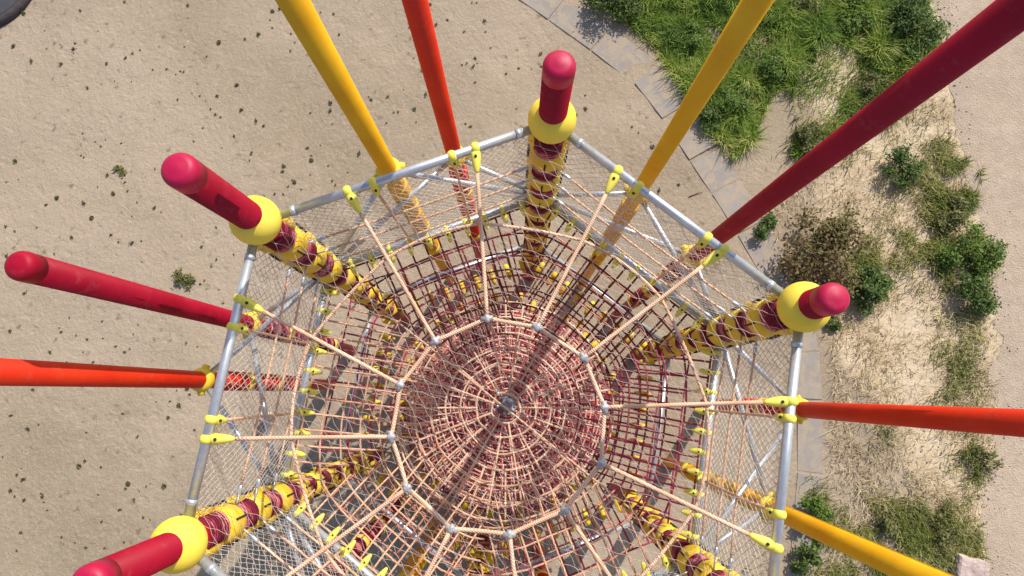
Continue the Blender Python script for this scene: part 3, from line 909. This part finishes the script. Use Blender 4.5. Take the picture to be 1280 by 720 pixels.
SHR = [
    ((1022, 322), .72, .85, 4200, .075, 'brownleaf', 'large brown and olive bush, biggest on the dry bank beside the slabs'),
    ((1083, 362), .38, .55, 1900, .07, 'darkleaf', 'dark green bush tucked against the big brown bush'),
    ((958, 287), .24, .35, 900, .06, 'darkleaf', 'small dark shrub at the slab edge beside the dark red pole'),
    ((1124, 212), .36, .45, 1500, .055, 'darkleaf', 'round dark green shrub alone on bare straw near the track'),
    ((1206, 318), .50, .55, 2400, .06, 'brightleaf', 'broad green shrub in the weedy strip beside the gravel track'),
    ((1212, 366), .38, .45, 1500, .06, 'darkleaf', 'dark shrub at the lower end of the green strip by the track'),
    ((1186, 268), .36, .4, 1300, .06, 'oliveleaf', 'olive shrub at the upper end of the green strip by the track'),
    ((1016, 640), .28, .4, 1100, .06, 'brightleaf', 'leafy green shrub leaning over the slabs above the yellow pole'),
    ((1004, 694), .26, .4, 1000, .06, 'darkleaf', 'dark shrub half hidden under the yellow pole'),
    ((768, 2), .50, .6, 2600, .06, 'darkleaf', 'dark bush overhanging the slabs at the top edge of the photo'),
    ((908, 128), .44, .42, 1700, .05, 'brightleaf', 'bright green bush beside the yellow pole, next to the slabs'),
    ((862, 52), .34, .36, 1100, .05, 'brightleaf', 'light green bush left of the yellow pole in the grass'),
    ((968, 88), .36, .4, 1300, .05, 'brightleaf', 'leafy green bush right of the yellow pole, bordering the bare patch'),
    ((1090, 112), .30, .3, 800, .05, 'oliveleaf', 'olive bush between the bare patch and the dark red pole'),
    ((1128, 40), .60, .7, 3000, .065, 'darkleaf', 'tall dark bush at the grass edge beside the gravel track'),
    ((1064, 20), .38, .36, 1300, .06, 'brightleaf', 'mid green bush at the top of the grass above the bare patch'),
    ((1012, 178), .32, .4, 1100, .055, 'oliveleaf', 'low olive bush at the lower tip of the grass'),
    ((1004, 8), .34, .36, 1100, .06, 'oliveleaf', 'olive bush at the top edge right of the yellow pole'),
    ((1012, 70), .22, .3, 600, .055, 'brightleaf', 'small green shrub on the bare sandy patch'),
    ((1040, 405), .14, .22, 350, .05, 'darkleaf', 'small dark shrub under the red pole end with the yellow ball, east corner'),
    ((1108, 652), .24, .3, 650, .055, 'oliveleaf', 'thin olive shrub on the straw above the yellow pole'),
    ((1172, 668), .34, .32, 950, .055, 'oliveleaf', 'sparse olive shrub beside the pale stone block'),
    ((1228, 574), .26, .3, 700, .05, 'oliveleaf', 'ragged olive shrub at the track edge below the orange pole'),
    ((884, 150), .26, .36, 800, .055, 'darkleaf', 'dark shrub casting shade onto the slabs left of the yellow pole'),
]
for i, (px, r, h, n, lf, mt, lab) in enumerate(SHR):
    shrub(px, r, h, n, lf, M[mt], lab, 100 + i)
shrub((231, 349), .20, .14, 420, .05, M['oliveleaf'], 'low green weed alone on the sand left of the tower', 300, .5, 'weed', 'weed')
shrub((148, 213), .13, .08, 200, .045, M['oliveleaf'], 'flat olive weed on the sand left of the highest crimson pole cap', 301, .4, 'weed', 'weed', .5)

# small sprouts dotted over the sand
protos = []
for k in range(5):
    rnd = random.Random(500 + k); V = []; Fc = []
    for i in range(rnd.randint(26, 40)):
        c = Vector((max(-.04, min(.04, rnd.gauss(0, .02))), max(-.035, min(.035, rnd.gauss(0, .018))), rnd.uniform(.005, .035)))
        a = Vector((rnd.gauss(0, 1), rnd.gauss(0, 1), rnd.gauss(.3, .4))).normalized(); b = a.cross(Vector((.2, .1, 1))).normalized()
        L = rnd.uniform(.02, .045); o = len(V)
        V += [c - a * L * .5, c + b * L * .3, c + a * L * .5, c - b * L * .3]; Fc.append((o, o + 1, o + 2, o + 3))
    me = bpy.data.meshes.new('sprout'); me.from_pydata([tuple(v) for v in V], [], Fc); me.materials.append(M['sproutleaf']); me.update()
    protos.append(me)
rnd = random.Random(77)
HEX_PX = [(689, 140), (1020, 385), (975, 800), (546, 975), (215, 690), (310, 268)]
placed = 0
while placed < 295:
    u, v = rnd.uniform(0, 640), rnd.uniform(0, 720)
    if rnd.random() < .12: u, v = rnd.uniform(640, 860), rnd.uniform(60, 240)
    if in_poly(u, v, HEX_PX) or (u > 640 and v < 0.9 * (u - 640) + 20): continue
    p = on_ground(u, v)
    if noise.noise(p * 0.8) < -0.12 and rnd.random() < .8: continue
    o = bpy.data.objects.new('weed_sprout', protos[rnd.randrange(5)]); COL.objects.link(o)
    o.location = p; o.rotation_euler = (0, 0, rnd.uniform(0, 6.28)); sc = rnd.choice((.4, .5, .55, .6, .7, .85, 1.15)); o.scale = (sc, sc * rnd.uniform(.6, 1), sc)
    tag(o, 'tiny dark weed sprout dotted on the open sand', 'weed sprout', 'weed sprouts dotted over the sand')
    placed += 1

# ------------------------------------------------------------------ loose things
def rock(name, px, dims, mat, label, seed, cat='stone', rot=0.0, sub=3, blocky=.0):
    import bmesh
    bm = bmesh.new(); bmesh.ops.create_icosphere(bm, subdivisions=sub, radius=1.0)
    for v in bm.verts:
        c = v.co.copy()
        if blocky:
            m_ = max(abs(c.x), abs(c.y), abs(c.z)); c = c.lerp(c / m_, blocky)
        c *= 1 + .16 * noise.noise(v.co * 1.6 + Vector((seed, 0, 0))) + .06 * noise.noise(v.co * 5 + Vector((seed, 0, 0)))
        v.co = Vector((c.x * dims[0], c.y * dims[1], c.z * dims[2]))
    me = bpy.data.meshes.new(name); bm.to_mesh(me); bm.free(); me.materials.append(mat)
    o = bpy.data.objects.new(name, me); COL.objects.link(o)
    p = on_ground(*px); o.location = p + Vector((0, 0, dims[2] * .45)); o.rotation_euler = (0, 0, rot)
    tag(o, label, cat); return o
rock('stone_block', (1209, 712), (.28, .24, .16), M['pinkstone'], 'pale pink squared stone block at the bank edge by the track', 3, 'stone block', -.25, 4, .75)
rock('stone', (1141, 102), (.055, .045, .04), M['whitestone'], 'small white stone at the grass edge beside the dark red pole', 5)

# gravel along the track edge
rnd = random.Random(9); import bmesh
bm = bmesh.new()
for i in range(900):
    q = fine[rnd.randrange(len(fine))]; x = q.x + rnd.gauss(.0, .28); y = q.y + rnd.uniform(-.1, .1)
    r = rnd.choice((.008, .011, .014, .02)) * rnd.uniform(.7, 1.2)
    ret = bmesh.ops.create_icosphere(bm, subdivisions=1, radius=r, matrix=Matrix.Translation((x, y, gz(x, y) + .02 + r * .2)) @ Matrix.Diagonal((1, rnd.uniform(.6, 1), .7, 1)))
for i in range(500):
    u, v = rnd.uniform(1040, 1240), rnd.uniform(300, 640); p = on_ground(u, v)
    r = rnd.choice((.008, .012, .02)); bmesh.ops.create_icosphere(bm, subdivisions=1, radius=r, matrix=Matrix.Translation(p + Vector((0, 0, r * .3))))
me = bpy.data.meshes.new('gravel'); bm.to_mesh(me); bm.free(); me.materials.append(M['greystone'])
o = bpy.data.objects.new('gravel', me); COL.objects.link(o); tag(o, 'loose gravel along the border of the track', 'gravel', kind='stuff')

# twig lying on the sand
mb = MB(); a, b = on_ground(862, 245), on_ground(880, 239)
mb.tube([a + Vector((0, 0, .02)), a.lerp(b, .55) + Vector((0, .012, .03)), b + Vector((0, 0, .02))], .010, 6, r2=.005)
mb.tube([a.lerp(b, .5) + Vector((0, 0, .03)), a.lerp(b, .7) + Vector((.0, .04, .03))], .006, 5, r2=.003)
tw = mb.build('twig', M['stem']); tag(tw, 'thin dark twig lying on the sand between the yellow pole and dark red pole', 'twig')

# short pale post standing outside the west wall
bo = empty('bollard', on_ground(336, 520)); tag(bo, 'short pale post on the sand outside the left wall mesh', 'bollard')
mb = MB(); mb.lathe([(.085, -.05), (.085, .36), (.078, .39)], (0, 0, 0), n=20); mb.build('shaft', M['whitestone'], bo)
mb = MB(); mb.lathe([(.09, .385), (.092, .41), (.07, .44), (.01, .455)], (0, 0, 0), n=20); mb.build('top', M['greystone'], bo)

# dark rubber pad at the far corner
pad = empty('rubber_pad', on_ground(-36, -40))
tag(pad, 'dark grey domed rubber pad at the corner of the open sand', 'rubber pad')
def gon(r, h, k=9):
    return r
mb = MB(); prof = [(1.44, 0.0), (1.44, .16), (1.40, .17), (1.30, .19), (1.1, .23), (.8, .27), (.4, .295), (.03, .30)]
mb.lathe(prof, (0, 0, -.03), n=40); mb.build('dome', M['rubber'], pad)
mb = MB(); mb.lathe([(1.54, 0.0), (1.54, .09), (1.52, .13), (1.495, .15), (1.477, .16), (1.44, .16), (1.44, 0)], (0, 0, -.03), n=40); mb.build('edge', M['rubberedge'], pad)

# ------------------------------------------------------------------ light
SUN_AZ = math.atan2(0.53, 0.85)         # clockwise from north (+Y)
SUN_EL = math.radians(43)
w = bpy.data.worlds.new('World'); SC.world = w; w.use_nodes = True
nt = w.node_tree; nt.nodes.clear()
sky = nt.nodes.new('ShaderNodeTexSky'); sky.sky_type = 'NISHITA'; sky.sun_disc = False
sky.sun_elevation = SUN_EL; sky.sun_rotation = SUN_AZ; sky.dust_density = 1.5
bg = nt.nodes.new('ShaderNodeBackground'); bg.inputs[1].default_value = 0.13
ow = nt.nodes.new('ShaderNodeOutputWorld')
nt.links.new(sky.outputs[0], bg.inputs[0]); nt.links.new(bg.outputs[0], ow.inputs[0])
L = bpy.data.lights.new('sun', 'SUN'); L.energy = 4.2; L.angle = math.radians(0.5); L.color = (1.0, 0.93, 0.83)
lo = bpy.data.objects.new('sun', L); COL.objects.link(lo)
sd = Vector((math.sin(SUN_AZ) * math.cos(SUN_EL), math.cos(SUN_AZ) * math.cos(SUN_EL), math.sin(SUN_EL)))
lo.rotation_euler = sd.to_track_quat('Z', 'Y').to_euler(); lo.location = (0, 0, 30)

# ------------------------------------------------------------------ camera
cd = bpy.data.cameras.new('camera'); cam = bpy.data.objects.new('camera', cd); COL.objects.link(cam)
cd.sensor_width = 36; cd.lens = F_PX / 1280 * 36; cd.clip_start = 0.05; cd.clip_end = 2000
# camera axes in world space
def to_world(c): return Vector((c.dot(_e), c.dot(_n), -c.dot(_d)))
right = to_world(Vector((1, 0, 0))); up = to_world(Vector((0, -1, 0))); back = to_world(Vector((0, 0, -1)))
mt = Matrix((right, up, back)).transposed().to_4x4(); mt.translation = (0, 0, CAM_H)
cam.matrix_world = mt
SC.camera = cam

SC.render.engine = 'CYCLES'
SC.render.resolution_x = 1024; SC.render.resolution_y = 576
SC.view_settings.view_transform = 'Standard'; SC.view_settings.look = 'None'
SC.view_settings.exposure = 0.38; SC.view_settings.gamma = 1.0
